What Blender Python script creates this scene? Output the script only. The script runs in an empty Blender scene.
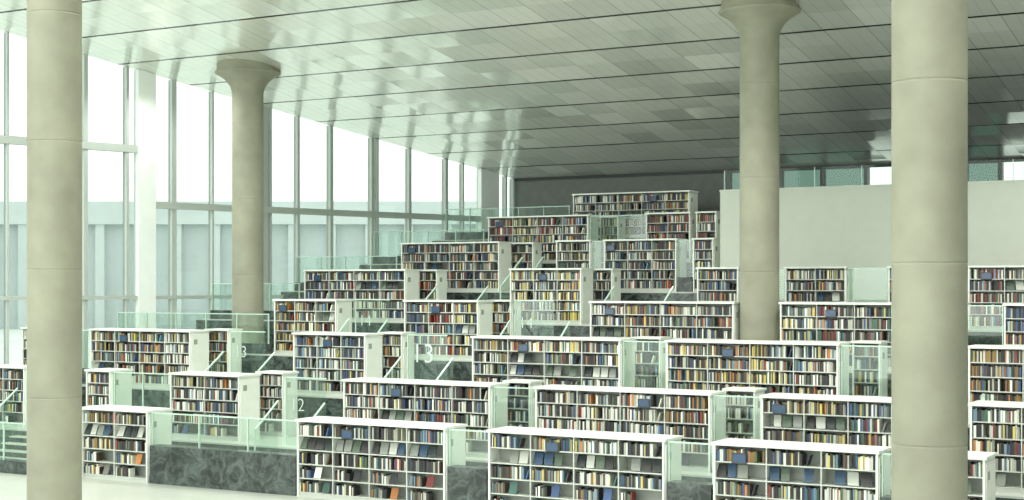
import bpy, math, random
from mathutils import Vector, Matrix
random.seed(7)
S = bpy.context.scene
S.view_settings.view_transform = 'Standard'
YAW=math.radians(29.68); EYE=4.51

# ---------------------------------------------------------------- materials
def mat(name, col, rough=0.5, metal=0.0, noise=0.0, nscale=3.0, bump=0.0, spec=0.5):
    m=bpy.data.materials.new(name); m.use_nodes=True
    nt=m.node_tree; b=nt.nodes['Principled BSDF']
    b.inputs['Roughness'].default_value=rough; b.inputs['Metallic'].default_value=metal
    b.inputs['Specular IOR Level'].default_value=spec
    b.inputs['Base Color'].default_value=(*col,1)
    tc=nt.nodes.new('ShaderNodeTexCoord')
    nz=nt.nodes.new('ShaderNodeTexNoise'); nz.inputs['Scale'].default_value=nscale; nz.inputs['Detail'].default_value=6
    nt.links.new(tc.outputs['Object'],nz.inputs['Vector'])
    r=nt.nodes.new('ShaderNodeValToRGB')
    r.color_ramp.elements[0].position=.3; r.color_ramp.elements[1].position=.7
    r.color_ramp.elements[0].color=(*[max(0,x*(1-noise)) for x in col],1)
    r.color_ramp.elements[1].color=(*[min(1,x*(1+noise)) for x in col],1)
    nt.links.new(nz.outputs['Fac'],r.inputs['Fac']); nt.links.new(r.outputs['Color'],b.inputs['Base Color'])
    if bump:
        bp=nt.nodes.new('ShaderNodeBump'); bp.inputs['Strength'].default_value=bump; bp.inputs['Distance'].default_value=.02
        nt.links.new(nz.outputs['Fac'],bp.inputs['Height']); nt.links.new(bp.outputs['Normal'],b.inputs['Normal'])
    return m
M_white=mat('shelf_white',(.77,.81,.74),.35,noise=.03)
M_grey=mat('shelf_inner',(.30,.33,.29),.5,noise=.05)
M_board=mat('shelf_board',(.54,.575,.52),.4,noise=.04)
M_conc=mat('column_concrete',(.30,.30,.225),.6,noise=.15,nscale=1.2,bump=.1)
M_floor=mat('floor_stone',(.52,.55,.49),.3,noise=.06,nscale=.8)
M_wall=mat('wall_plaster',(.60,.64,.56),.7,noise=.02)
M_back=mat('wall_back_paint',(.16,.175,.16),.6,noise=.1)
M_dark=mat('dark_trim_and_floor',(.035,.04,.038),.5)
M_mull=mat('mullion_paint',(.45,.50,.46),.4,noise=.02)
M_fin=mat('facade_fin_white',(.85,.90,.86),.5,noise=.02)
M_ext=mat('exterior_facade',(.60,.655,.65),.8,noise=.06,nscale=.2)  # pale tone puts outdoor haze into the building colour
M_ext2=mat('exterior_recess',(.52,.58,.58),.8,noise=.06,nscale=.2)  # slightly darker tone for the wall behind the pillars
M_ground=mat('exterior_sand',(.65,.70,.65),.9,noise=.08,nscale=.1)
M_sign=mat('sign_white',(.60,.70,.64),.4)
M_bluescreen=mat('screen_blue',(.04,.08,.15),.15)

def marble():
    m=mat('dark_marble',(.12,.15,.145),.25)
    nt=m.node_tree; nz=[n for n in nt.nodes if n.type=='TEX_NOISE'][0]
    nz.inputs['Scale'].default_value=3.2; nz.inputs['Distortion'].default_value=1.2; nz.inputs['Detail'].default_value=12; nz.inputs['Roughness'].default_value=.75
    r=[n for n in nt.nodes if n.type=='VALTORGB'][0]
    r.color_ramp.elements[0].position=.42; r.color_ramp.elements[1].position=.75
    r.color_ramp.elements[0].color=(.014,.022,.02,1); r.color_ramp.elements[1].color=(.16,.20,.18,1)
    return m
M_marble=marble()

def bookmat():
    m=bpy.data.materials.new('book_covers'); m.use_nodes=True; nt=m.node_tree; b=nt.nodes['Principled BSDF']
    a=nt.nodes.new('ShaderNodeAttribute'); a.attribute_name='Col'
    nt.links.new(a.outputs['Color'],b.inputs['Base Color']); b.inputs['Roughness'].default_value=.5
    return m
M_book=bookmat()

def glass(name,tint,fac,diff,dcol=(.7,.9,.8)):
    m=bpy.data.materials.new(name); m.use_nodes=True; nt=m.node_tree
    for n in list(nt.nodes): nt.nodes.remove(n)
    o=nt.nodes.new('ShaderNodeOutputMaterial'); t=nt.nodes.new('ShaderNodeBsdfTransparent'); t.inputs[0].default_value=(*tint,1)
    g=nt.nodes.new('ShaderNodeBsdfGlossy'); g.inputs['Roughness'].default_value=.05; g.inputs[0].default_value=(.9,1,.95,1)
    d=nt.nodes.new('ShaderNodeBsdfTranslucent'); d.inputs[0].default_value=(*dcol,1)
    m1=nt.nodes.new('ShaderNodeMixShader'); m1.inputs[0].default_value=fac
    m2=nt.nodes.new('ShaderNodeMixShader'); m2.inputs[0].default_value=diff
    nt.links.new(t.outputs[0],m1.inputs[1]); nt.links.new(g.outputs[0],m1.inputs[2])
    nt.links.new(m1.outputs[0],m2.inputs[1]); nt.links.new(d.outputs[0],m2.inputs[2]); nt.links.new(m2.outputs[0],o.inputs[0])
    return m
M_glass=glass('window_glass',(.365,.40,.38),.04,.0)
M_rail=glass('railing_glass',(.82,.93,.87),.08,.04)
M_bal=glass('balustrade_glass',(.70,.82,.76),.02,.0)
M_railedge=mat('glass_edge',(.50,.67,.57),.2)
M_frost=glass('dark_teal_glass',(.03,.055,.045),.03,.0)

def ceilmat():
    m=bpy.data.materials.new('ceiling_aluminium'); m.use_nodes=True; nt=m.node_tree; b=nt.nodes['Principled BSDF']; L=nt.links
    tc=nt.nodes.new('ShaderNodeTexCoord'); sp=nt.nodes.new('ShaderNodeSeparateXYZ'); L.new(tc.outputs['Object'],sp.inputs[0])
    def math_(op,a,bv=None):
        n=nt.nodes.new('ShaderNodeMath'); n.operation=op
        for i,v in enumerate((a,bv)):
            if v is None: continue
            if isinstance(v,(int,float)): n.inputs[i].default_value=v
            else: L.new(v,n.inputs[i])
        return n.outputs[0]
    x=math_('DIVIDE',sp.outputs['X'],1.14); y=math_('DIVIDE',math_('SUBTRACT',sp.outputs['Y'],41.2),2.6)
    xs=math_('DIVIDE',sp.outputs['X'],.38)
    fy=math_('FRACT',math_('ADD',y,100.0)); fx=math_('FRACT',math_('ADD',x,100.0)); fxs=math_('FRACT',math_('ADD',xs,100.0))
    ly=math_('LESS_THAN',fy,.045); lx=math_('LESS_THAN',fx,.018); lxs=math_('LESS_THAN',fxs,.06)
    cx=math_('FLOOR',x); cy=math_('FLOOR',math_('MULTIPLY',y,2.0))
    cb=nt.nodes.new('ShaderNodeCombineXYZ'); L.new(cx,cb.inputs[0]); L.new(cy,cb.inputs[1])
    wn=nt.nodes.new('ShaderNodeTexWhiteNoise'); wn.noise_dimensions='3D'; L.new(cb.outputs[0],wn.inputs[0])
    r=nt.nodes.new('ShaderNodeValToRGB'); r.color_ramp.elements[0].color=(.84,.87,.80,1); r.color_ramp.elements[1].color=(.97,.98,.94,1)  # random panel tones paint patchy reflections into the base colour
    L.new(wn.outputs['Value'],r.inputs[0])
    def mix(f,a,col):
        n=nt.nodes.new('ShaderNodeMixRGB'); L.new(f,n.inputs[0]); L.new(a,n.inputs[1]); n.inputs[2].default_value=(*col,1); return n.outputs[0]
    c=mix(math_('MULTIPLY',lxs,.35),r.outputs[0],(.4,.43,.39)); c=mix(math_('MULTIPLY',lx,.5),c,(.16,.18,.16)); c=mix(ly,c,(.03,.035,.03))
    L.new(c,b.inputs['Base Color']); b.inputs['Metallic'].default_value=.42
    ro=math_('ADD',math_('MULTIPLY',wn.outputs['Value'],.1),.15); L.new(ro,b.inputs['Roughness'])
    sub=nt.nodes.new('ShaderNodeVectorMath'); sub.operation='SUBTRACT'; L.new(wn.outputs['Color'],sub.inputs[0]); sub.inputs[1].default_value=(.5,.5,.5)
    sc=nt.nodes.new('ShaderNodeVectorMath'); sc.operation='SCALE'; L.new(sub.outputs[0],sc.inputs[0]); sc.inputs['Scale'].default_value=.13
    nz=nt.nodes.new('ShaderNodeTexNoise'); nz.inputs['Scale'].default_value=.6; L.new(tc.outputs['Object'],nz.inputs['Vector'])
    bp=nt.nodes.new('ShaderNodeBump'); bp.inputs['Strength'].default_value=.15; bp.inputs['Distance'].default_value=.1
    L.new(nz.outputs['Fac'],bp.inputs['Height'])
    ad=nt.nodes.new('ShaderNodeVectorMath'); ad.operation='ADD'; L.new(bp.outputs['Normal'],ad.inputs[0]); L.new(sc.outputs[0],ad.inputs[1])
    no=nt.nodes.new('ShaderNodeVectorMath'); no.operation='NORMALIZE'; L.new(ad.outputs[0],no.inputs[0]); L.new(no.outputs[0],b.inputs['Normal'])
    return m
M_ceil=ceilmat()

# ---------------------------------------------------------------- mesh helper
class MB:
    def __init__(s): s.v=[]; s.f=[]; s.m=[]; s.c=[]
    def hexa(s,p,m=0,col=(1,1,1)):
        b=len(s.v); s.v+=p
        s.f+=[(b,b+3,b+2,b+1),(b+4,b+5,b+6,b+7),(b,b+1,b+5,b+4),(b+1,b+2,b+6,b+5),(b+2,b+3,b+7,b+6),(b+3,b,b+4,b+7)]
        s.m+=[m]*6; s.c+=[col]*6
    def quad(s,p,m=0):
        b=len(s.v); s.v+=p; s.f.append((b,b+1,b+2,b+3)); s.m.append(m); s.c.append((1,1,1))
    def box(s,x0,x1,y0,y1,z0,z1,m=0,col=(1,1,1),lean=0,tilt=0):
        s.hexa([(x0,y0,z0),(x1,y0,z0),(x1,y1,z0),(x0,y1,z0),(x0+lean,y0+tilt,z1),(x1+lean,y0+tilt,z1),(x1+lean,y1+tilt,z1),(x0+lean,y1+tilt,z1)],m,col)
    def prism(s,poly,z0,z1,m=0):
        n=len(poly); b=len(s.v)
        z0s=z0 if isinstance(z0,list) else [z0]*n; z1s=z1 if isinstance(z1,list) else [z1]*n
        s.v+=[(p[0],p[1],z) for p,z in zip(poly,z0s)]+[(p[0],p[1],z) for p,z in zip(poly,z1s)]
        s.f.append(tuple(b+i for i in reversed(range(n)))); s.f.append(tuple(b+n+i for i in range(n)))
        for i in range(n):
            j=(i+1)%n; s.f.append((b+i,b+j,b+n+j,b+n+i))
        s.m+=[m]*(n+2); s.c+=[(1,1,1)]*(n+2)
    def obj(s,name,mats,loc=(0,0,0),rot=0,parent=None,color=False):
        me=bpy.data.meshes.new(name); me.from_pydata(s.v,[],s.f)
        for m in mats: me.materials.append(m)
        me.polygons.foreach_set('material_index',s.m)
        if color:
            a=me.color_attributes.new('Col','FLOAT_COLOR','CORNER'); arr=[]
            for f,c in zip(s.f,s.c): arr+=[c[0],c[1],c[2],1.0]*len(f)
            a.data.foreach_set('color',arr)
        me.update()
        o=bpy.data.objects.new(name,me); S.collection.objects.link(o)
        if parent: o.parent=parent
        o.location=loc; o.rotation_euler=(0,0,rot)
        return o
def empty(name,loc=(0,0,0),rot=0):
    e=bpy.data.objects.new(name,None); S.collection.objects.link(e); e.location=loc; e.rotation_euler=(0,0,rot); e.empty_display_size=.2
    return e

# ---------------------------------------------------------------- hall (metres; X along shelf rows, Y up the terraces)
NR=[25.54,29.0,32.4,35.9,39.35,42.75,46.2,49.7]     # Y of each terrace's shelf row
ZR=[0,.62,1.57,2.43,3.36,4.30,5.29,6.25]            # terrace heights
NB=53.6
def fu(n): return -36.4+(n-32.1)*.2747              # slanted glass facade
def cz(n): return 11.6-.16*(n-36.6)                 # sloping ceiling
H=1.65
UR=14.0
EDGE=.45
WU=-16.9
m=MB(); m.prism([(fu(-8)+.05,-8),(UR,-8),(UR,NR[1]-EDGE),(fu(NR[1])+.05,NR[1]-EDGE)],-.3,0); m.obj('floor',[M_floor])
for i in range(1,8):
    n0=NR[i]-EDGE; n1=(NR[i+1]-EDGE) if i<7 else NB
    ur=UR if i<5 else WU
    m=MB(); m.prism([(fu(n0)+.05,n0),(ur,n0),(ur,n1),(fu(n1)+.05,n1)],-.3,ZR[i],0)
    m.prism([(fu(n0)+.05,n0-.03),(ur,n0-.03),(ur,n0),(fu(n0)+.05,n0)],0,ZR[i]-.04,1)
    m.obj('floor_terrace_%d'%i,[M_floor,M_marble])
n0=NR[5]-EDGE
m=MB(); m.box(WU,UR,n0,NB,3.37,6.3,0); m.box(WU,UR,n0,n0+.2,6.3,7.32,0); m.box(WU,WU+.2,n0+.2,NB,6.3,7.32,0)
m.box(WU-.02,UR,n0-.02,n0+.22,7.32,7.37,0); m.box(WU+.2,UR,n0+.2,NB,6.3,6.33,1)  # dark sheet added on the hidden floor so the ceiling reflects dark
m.obj('wall_mezzanine',[M_wall,M_dark])
m=MB(); m.prism([(UR,-8),(UR+.3,-8),(UR+.3,NB),(UR,NB)],-.3,[cz(-8),cz(-8),cz(NB),cz(NB)]); m.obj('shading_wall_right',[M_back])  # unseen dark wall, added to cut light from the right and darken the ceiling
m=MB()
m.prism([(fu(-8),-8),(UR,-8),(UR,NB),(fu(NB),NB)],[cz(-8),cz(-8),cz(NB),cz(NB)],[cz(-8)+.4,cz(-8)+.4,cz(NB)+.4,cz(NB)+.4])
m.obj('ceiling',[M_ceil])
m=MB(); zt=cz(NB)
EX=[-21.1,-19.03,-17.42,-15.78,-14.72,-13.47,-12.25,-11.06,-10.06,-8.59]
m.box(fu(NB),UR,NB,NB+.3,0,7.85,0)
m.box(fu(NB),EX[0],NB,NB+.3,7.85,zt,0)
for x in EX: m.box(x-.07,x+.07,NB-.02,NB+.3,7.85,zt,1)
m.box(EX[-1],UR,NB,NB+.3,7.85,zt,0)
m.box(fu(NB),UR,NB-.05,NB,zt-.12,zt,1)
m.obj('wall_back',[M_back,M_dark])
m=MB()
for k in range(len(EX)-1):
    a,b_=EX[k]+.07,EX[k+1]-.07
    m.quad([(a,NB+.1,7.85),(b_,NB+.1,7.85),(b_,NB+.1,zt),(a,NB+.1,zt)],0 if k in (3,7) else 1)
m.obj('window_4',[M_glass,M_frost])
m=MB()
uu=WU+.1
while uu<UR-1.5:
    m.quad([(uu+.02,n0+.1,7.375),(uu+1.38,n0+.1,7.375),(uu+1.38,n0+.1,7.95),(uu+.02,n0+.1,7.95)],0); m.box(uu-.01,uu+.01,n0+.08,n0+.12,7.375,7.95,1); uu+=1.4
m.obj('glass_balustrade',[M_bal,M_railedge])

# ---------------------------------------------------------------- facade
e=Vector((.2649,.9643)); ang=math.atan2(e.y,e.x)
FP=(-36.4,32.1)
def ftop(s): return cz(FP[1]+e.y*s)
def facade(name,s0,s1,mull,transoms):
    fr=MB(); gl=MB()
    for s,w in mull: fr.box(s-w,s+w,-.12,.12,-.2,ftop(s),0)
    for z,t in transoms:
        smax=s1
        while ftop(smax)<z+t and smax>s0: smax-=.1
        if smax>s0: fr.box(s0,smax,-.16,.14,z-t,z+t,0)
    fr.box(s0,s1,-.15,.15,-.3,.12,0)
    gl.quad([(s0,0,-.2),(s1,0,-.2),(s1,0,ftop(s1)),(s0,0,ftop(s0))])
    p=empty(name,(FP[0],FP[1],0),ang)
    fr.obj('frame',[M_mull],parent=p); gl.obj('glass_pane',[M_glass],parent=p)
ml=[]; s=-41.4; k=0
while s<4.7: ml.append((s,.075 if k%2==0 else .03)); s+=.93 if k%2 else 1.2; k+=1
facade('window_1',-41.4,4.75,[x for x in ml if x[0]<0.6]+[(1.2,.05),(2.9,.07),(4.4,.05)],[(8.97,.12),(4.1,.06)])
facade('window_2',5.4,20.3,[(6.15,.09),(7.68,.035),(9.87,.1),(10.1,.03),(11.3,.05),(12.8,.07),(14.75,.07),(15.0,.03),(16.6,.06),(18.5,.07),(19.4,.03)],[(7.16,.11),(4.1,.06)])
facade('window_3',21.3,22.3,[(21.8,.04),(22.25,.06)],[(7.16,.1)])
m=MB()
for a,b_ in ((4.75,5.4),(20.3,21.3)):
    m.hexa([(a,-.2,-.3),(b_,-.2,-.3),(b_,.1,-.3),(a,.1,-.3),(a,-.2,ftop(a)),(b_,-.2,ftop(b_)),(b_,.1,ftop(b_)),(a,.1,ftop(a))])
m.obj('wall_left',[M_fin],loc=(FP[0],FP[1],0),rot=ang)

# ---------------------------------------------------------------- columns
def lathe(name,prof,loc,mat_,seg=64):
    v=[];f=[]
    for r,z in prof:
        for k in range(seg):
            a=2*math.pi*k/seg; v.append((r*math.cos(a),r*math.sin(a),z))
    for j in range(len(prof)-1):
        for k in range(seg):
            k2=(k+1)%seg; f.append((j*seg+k,j*seg+k2,(j+1)*seg+k2,(j+1)*seg+k))
    me=bpy.data.meshes.new(name); me.from_pydata(v,[],f); me.materials.append(mat_)
    for p in me.polygons: p.use_smooth=True
    o=bpy.data.objects.new(name,me); S.collection.objects.link(o); o.location=loc; return o
def column(u,n,zb,R=.5):
    zt=cz(n); h=zt-zb
    prof=[(R,0),(R,.05)]
    for z in (2.4,4.8,7.2,9.6,12.0):
        if z<h-1.5: prof+=[(R,z-.03),(R,z-.008),(R-.004,z-.005),(R-.004,z+.005),(R,z+.008),(R,z+.03)]
    t=h-.15
    prof+=[(R,t-.75),(R,t-.68),(R*1.02,t-.62),(R*1.10,t-.48),(R*1.30,t-.32),(R*1.60,t-.18),(R*1.95,t-.08),(R*2.08,t-.04),(R*2.08,t),(R*1.95,t+.02),(R*1.95,t+.40)]
    lathe('concrete_column',prof,(u,n,zb),M_conc)
column(-21.5,20.3,0,.5); column(-31.1,37.5,ZR[3]); column(-13.45,36.34,ZR[3],.50); column(-5.06,20.1,0,.49)

# ---------------------------------------------------------------- shelves
PAL=[((.022,.023,.026),27),((.045,.038,.034),12),((.09,.06,.035),7),((.70,.72,.62),17),((.42,.42,.33),9),((.20,.21,.18),10),  # darkest covers lifted, painting haze into the book colours
     ((.24,.04,.03),4),((.46,.18,.05),3),((.04,.08,.18),6),((.05,.12,.10),5),((.52,.44,.12),3),((.08,.12,.06),3),((.15,.25,.32),5)]
PC=[p[0] for p in PAL]; PW=[p[1] for p in PAL]
def rc(bias=None):
    c=random.choices(PC,PW)[0]
    if bias and random.random()<.18: c=bias
    k=random.uniform(.7,1.3); return tuple(x*k for x in c)
def fill(mb,x0,x1,yf,z,dirn,mode,hmax,bias=None,wmin=.022,wmax=.048):
    if mode=='books':
        x=x0+.01; end=x1-.01
        if random.random()<.25: end-=random.uniform(.05,.3)
        hb=random.uniform(.76,.90)
        while x<end-.03:
            w=random.uniform(wmin,wmax)
            run=random.random()
            if run>.93: hb=random.uniform(.72,.92)
            h=min(.96,hb+random.uniform(-.07,.08))*hmax; d=random.uniform(.17,.23); rec=random.uniform(.01,.035)
            ya=yf+dirn*rec; yb=yf+dirn*(rec+d)
            mb.box(x,min(x+w-.003,end),min(ya,yb),max(ya,yb),z,z+h,0,rc(bias))
            x+=w
            if run<.02: x+=random.uniform(.03,.12)
        if end<x1-.12: mb.box(end+.02,end+.05,yf+(.03 if dirn>0 else -.2),yf+(.2 if dirn>0 else -.03),z,z+.7*hmax,0,rc(),lean=.06)
    elif mode=='display':
        x=x0+.04
        while x<x1-.2:
            w=random.uniform(.15,.20)
            if random.random()<.85:
                ya=yf+dirn*.02; cc=random.choice([(.03,.04,.04),(.04,.08,.14),(.5,.52,.46),(.04,.04,.04),(.10,.14,.10),(.25,.27,.24)])
                mb.box(x,x+w,min(ya,ya+dirn*.012),max(ya,ya+dirn*.012),z+.015,z+hmax*.88,0,cc,tilt=dirn*.15,lean=-.05)
            x+=w+.035
    elif mode=='sparse':
        x=x0+.03
        k=int((x1-x0)*random.uniform(6,18))
        for _ in range(k):
            w=random.uniform(.02,.045)
            mb.box(x,x+w-.003,yf+(.02 if dirn>0 else -.2),yf+(.2 if dirn>0 else -.02),z,z+random.uniform(.6,.85)*hmax,0,rc()); x+=w
        if random.random()<.5 and x<x1-.3:
            mb.box(x+.08,x+.25,yf+dirn*.02 if dirn>0 else yf-.032,yf+.032 if dirn>0 else yf-.02,z+.01,z+hmax*.85,0,rc(),tilt=dirn*.08)
def bookshelf(ul,ur,n,z,row,D=.8,screen=True,h=H):
    L=ur-ul; p=empty('bookshelf',(ul,n,z))
    nb=max(1,round(L/.92)); pitch=L/nb
    m=MB(); t=.04
    m.box(-.03,L+.03,-.03,D+.03,h-.05,h,0)
    m.box(0,t,0,D,0,h-.05,0); m.box(L-t,L,0,D,0,h-.05,0)
    m.box(L,L+.015,.06,D-.06,.12,h-.12,0)
    m.box(L+.015,L+.022,.14,.28,h-.40,h-.26,1)
    m.box(t,L-t,.03,D-.03,0,.09,2)
    m.box(t,L-t,D/2-.01,D/2+.01,.09,h-.05,1)
    nt=5; tp=(h-.05-.09)/nt
    for k in range(1,nb):
        m.box(k*pitch-.011,k*pitch+.011,.01,D-.01,.09,h-.05,2)
    for k in range(nt):
        zz=.09+k*tp
        m.box(t,L-t,.012,D-.012,zz-.010 if k else zz-.005,zz+.012,2)
    m.obj('frame',[M_white,M_grey,M_board],parent=p)
    b=MB()
    for side,yf,dn in ((0,.02,1),(1,D-.02,-1)):
        for k in range(nb):
            bias=random.choice([None,None,(.22,.03,.02),(.03,.03,.03),(.65,.65,.58),(.25,.16,.05),(.50,.40,.12),(.05,.08,.16)])
            for j in range(nt):
                zz=.09+j*tp+.012; mode='books'
                if row==0:
                    mode=['sparse','sparse','books','display','books'][j]
                elif row==1 and j==0: mode='sparse'
                elif j in (1,2,3) and random.random()<.10: mode='display'
                if side==1 and mode=='display': mode='books'
                fill(b,k*pitch+.015,(k+1)*pitch-.015,yf,zz,dn,mode,tp-.03,bias,*( (.022,.05) if side==0 else (.07,.14)))
    if b.v: b.obj('books',[M_book],parent=p,color=True)
    if screen and nb>2:
        k=random.choice(range(1,nb)) ; x=k*pitch-random.uniform(.4,.6)
        sm=MB(); zt=h-.05-tp
        sm.box(x-.14,x+.14,-.02,.0,zt-.01,zt+.18,0); sm.box(x-.12,x+.12,-.024,-.02,zt+.01,zt+.16,1)
        sm.obj('catalogue_screen',[M_dark,M_bluescreen],parent=p)
ROWS={
0:[(-26.18,-24.11),(-19.84,-16.11),(-15.1,-11.31),(-10.34,-7.31),(-6.84,-5.51)],
1:[(-35.25,-31.87),(-29.55,-28.68),(-26.6,-24.33),(-21.15,-17.1),(-15.94,-11.81),(-10.7,-8.0),(-7.38,-6.91),(-6.54,-4.65)],
2:[(-35.7,-34.5),(-32.85,-28.96),(-25.3,-22.92),(-19.63,-15.5),(-14.3,-10.16),(-8.94,-7.82),(-7.34,-5.1)],
3:[(-28.76,-26.44),(-24.03,-21.55),(-18.06,-13.98),(-12.75,-9.91),(-9.79,-8.32),(-7.32,-5.65)],
4:[(-30.27,-26.3),(-22.5,-20.09),(-16.42,-15.19),(-13.83,-12.13),(-10.99,-9.76),(-8.92,-6.19)],
5:[(-28.74,-24.86),(-22.73,-21.5),(-21.01,-18.53),(-17.97,-17.3)],
6:[(-27.32,-23.32),(-21.13,-19.53),(-19.31,-18.6)],
7:[(-25.71,-21.04)]}
BACK={1:[(-25.0,-24.14),(-17.6,-16.9),(-12.1,-11.39)],2:[(-29.7,-28.85),(-23.5,-22.76),(-15.85,-15.12),(-10.3,-9.65)],
3:[(-22.1,-21.35)],4:[(-26.8,-26.07),(-20.5,-19.8)],5:[(-25.3,-24.4)],6:[(-23.6,-22.89)]}
STAIRS={1:[(-31.7,-29.76),(-22.83,-21.24)],2:[(-21.56,-19.8),(-27.43,-25.47)],3:[(-20.36,-18.21),(-25.72,-24.17)],4:[(-18.88,-16.63),(-24.93,-22.67)],5:[(-23.8,-22.84)]}
for r,lst in ROWS.items():
    for a,b_ in lst: bookshelf(a,b_,NR[r],ZR[r],r)
for r,lst in BACK.items():
    for a,b_ in lst: bookshelf(a,b_,NR[r]+1.5,ZR[r],r,D=.6,screen=False)
def lamp(name,loc,P,cone):
    l=bpy.data.lights.new(name,'SPOT'); l.energy=P; l.spot_size=math.radians(cone); l.spot_blend=.6; l.shadow_soft_size=.04; l.color=(1,1,.95)
    o=bpy.data.objects.new(name,l); S.collection.objects.link(o); o.location=loc
for i in range(6):
    for j in range(6):
        u=-33+j*6.5; n=16+i*6.5
        fz=[z for z,nr in zip(ZR,NR) if nr<=n+1]; fz=fz[-1] if fz else 0
        hh=cz(n)-fz-1
        if u>fu(n)+2: lamp('fill_spot',(u,n,cz(n)-.06),(9.0 if i>1 else 5)*hh*hh,140)  # added fill spots under the ceiling, to brighten shelf tops and books

# ---------------------------------------------------------------- gap walls with glass, stairs
def glasspanel(x0,x1,y,z0,z1,low=.5,name='glass_railing'):
    p=empty(name,(x0,y,z0)); L=x1-x0
    m=MB()
    k=max(1,round(L/1.2)); w=L/k
    for i in range(k): m.quad([(i*w+.015,.107,low),((i+1)*w-.015,.107,low),((i+1)*w-.015,.107,z1-z0),(i*w+.015,.107,z1-z0)],0)
    for i in range(k+1): m.box(i*w-.012,i*w+.012,.085,.13,low,z1-z0+.02,1)
    m.box(0,L,.09,.125,z1-z0-.02,z1-z0+.01,1)
    m.obj('glass',[M_rail,M_railedge],parent=p)
    if low>.05:
        q=MB(); q.box(0,L,0,.35,0,low,0); q.obj('marble_base',[M_marble],parent=p)
for r,lst in ROWS.items():
    srt=sorted(lst); n=NR[r]
    fl=srt[0][0]
    if fl-(fu(n)+.3)>.6: glasspanel(fu(n)+.4,fl-.05,n-.3,ZR[r],ZR[r]+1.2,.3)
    for (p0,a),(b_,p1) in zip(srt[:-1],srt[1:]):
        x0=a+.05; x1=b_-.05
        if any(abs((sa+sb)/2-(a+b_)/2)<.95 for sa,sb in STAIRS.get(r,[])): continue
        if r==3 and a<-13.45<b_: continue
        if x1-x0<.35: continue
        glasspanel(x0,x1,n+.02,ZR[r],ZR[r]+1.6,.86 if r==0 else .45)
digits={2:('13',.7,.95),3:('14',.45,.9),1:('12',.45,.85)}
for r,lst in STAIRS.items():
    for idx,(a,b_) in enumerate(lst):
        n=NR[r]; x0=a+.12; x1=b_-.12
        if x1-x0>1.8: x1=x0+1.8
        dz=ZR[r]-ZR[r-1]; ns=max(3,round(dz/.165)); run=.28
        p=empty('staircase',(x0,NR[r]-EDGE-.03,ZR[r-1])); m=MB(); L=x1-x0
        for k in range(ns-1):
            m.box(0,L,-(ns-1-k)*run,0,k*dz/ns,(k+1)*dz/ns-.03,1); m.box(0,L,-(ns-1-k)*run-.02,0,(k+1)*dz/ns-.03,(k+1)*dz/ns,0)
        m.obj('steps',[M_floor,M_marble],parent=p)
        g=MB(); l=(ns-1)*run
        for xx in (-.03,L+.01):
            g.quad([(xx+.01,-l,0),(xx+.01,0,0),(xx+.01,0,dz+1.1),(xx+.01,-l,1.1)],0)
            g.hexa([(xx-.01,-l,1.08),(xx+.03,-l,1.08),(xx+.03,0,dz+1.08),(xx-.01,0,dz+1.08),(xx-.01,-l,1.12),(xx+.03,-l,1.12),(xx+.03,0,dz+1.12),(xx-.01,0,dz+1.12)],1)
            g.box(xx-.005,xx+.025,-l-.03,-l,0,1.12,1)
        g.obj('side_glass',[M_rail,M_railedge],parent=p)
        if r in digits:
            t,sz,zz=digits[r]
            if idx: sz=.45
            ps=empty('aisle_number_panel',(x0-.05,NR[r]-.12,ZR[r])); q=MB(); q.quad([(0,.007,0),(1.2,.007,0),(1.2,.007,1.65),(0,.007,1.65)],0); q.box(-.01,.01,-.01,.025,0,1.65,1); q.box(0,1.2,-.005,.02,1.64,1.67,1)
            q.obj('panel',[M_rail,M_railedge],parent=ps)
            tcv=bpy.data.curves.new('digits','FONT'); tcv.body=t; tcv.size=sz; tcv.offset=-.008; tcv.extrude=.003; tcv.materials.append(M_sign)
            to=bpy.data.objects.new('digits',tcv); S.collection.objects.link(to); to.parent=ps; to.location=(.12,-.008,zz); to.rotation_euler=(math.pi/2,0,0)

# ---------------------------------------------------------------- exterior
m=MB(); m.box(-400,200,-150,400,-.9,-.5); m.obj('ground_exterior',[M_ground])
def exb(u,n,W,Hh,bays):
    m=MB(); bw=W/bays
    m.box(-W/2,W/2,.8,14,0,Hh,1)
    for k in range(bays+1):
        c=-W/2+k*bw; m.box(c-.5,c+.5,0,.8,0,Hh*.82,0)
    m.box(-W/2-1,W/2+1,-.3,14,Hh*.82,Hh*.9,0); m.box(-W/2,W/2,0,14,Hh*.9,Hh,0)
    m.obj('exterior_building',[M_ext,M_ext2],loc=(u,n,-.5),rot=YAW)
exb(-117.2,128.9,70,14.5,16); exb(-125.2,78.3,26,11,6); exb(-76.7,175,40,13,9)

# ---------------------------------------------------------------- light
w=bpy.data.worlds.new('World'); S.world=w; w.use_nodes=True
bg=w.node_tree.nodes['Background']; bg.inputs[0].default_value=(.97,1.0,.965,1); bg.inputs[1].default_value=3.9
sun=bpy.data.lights.new('sun','SUN'); sun.energy=1.5; sun.angle=math.radians(12); sun.color=(1,1,.94)
so=bpy.data.objects.new('sun',sun); S.collection.objects.link(so)
d=Vector((.8,-.15,-.45)); so.rotation_euler=d.to_track_quat('-Z','Y').to_euler()

cam=bpy.data.cameras.new('camera'); co=bpy.data.objects.new('camera',cam); S.collection.objects.link(co)
cam.sensor_width=36; cam.lens=52.73; cam.shift_y=35/1024; cam.clip_end=1000
co.location=(0,0,EYE); co.rotation_euler=(math.pi/2,0,YAW); S.camera=co
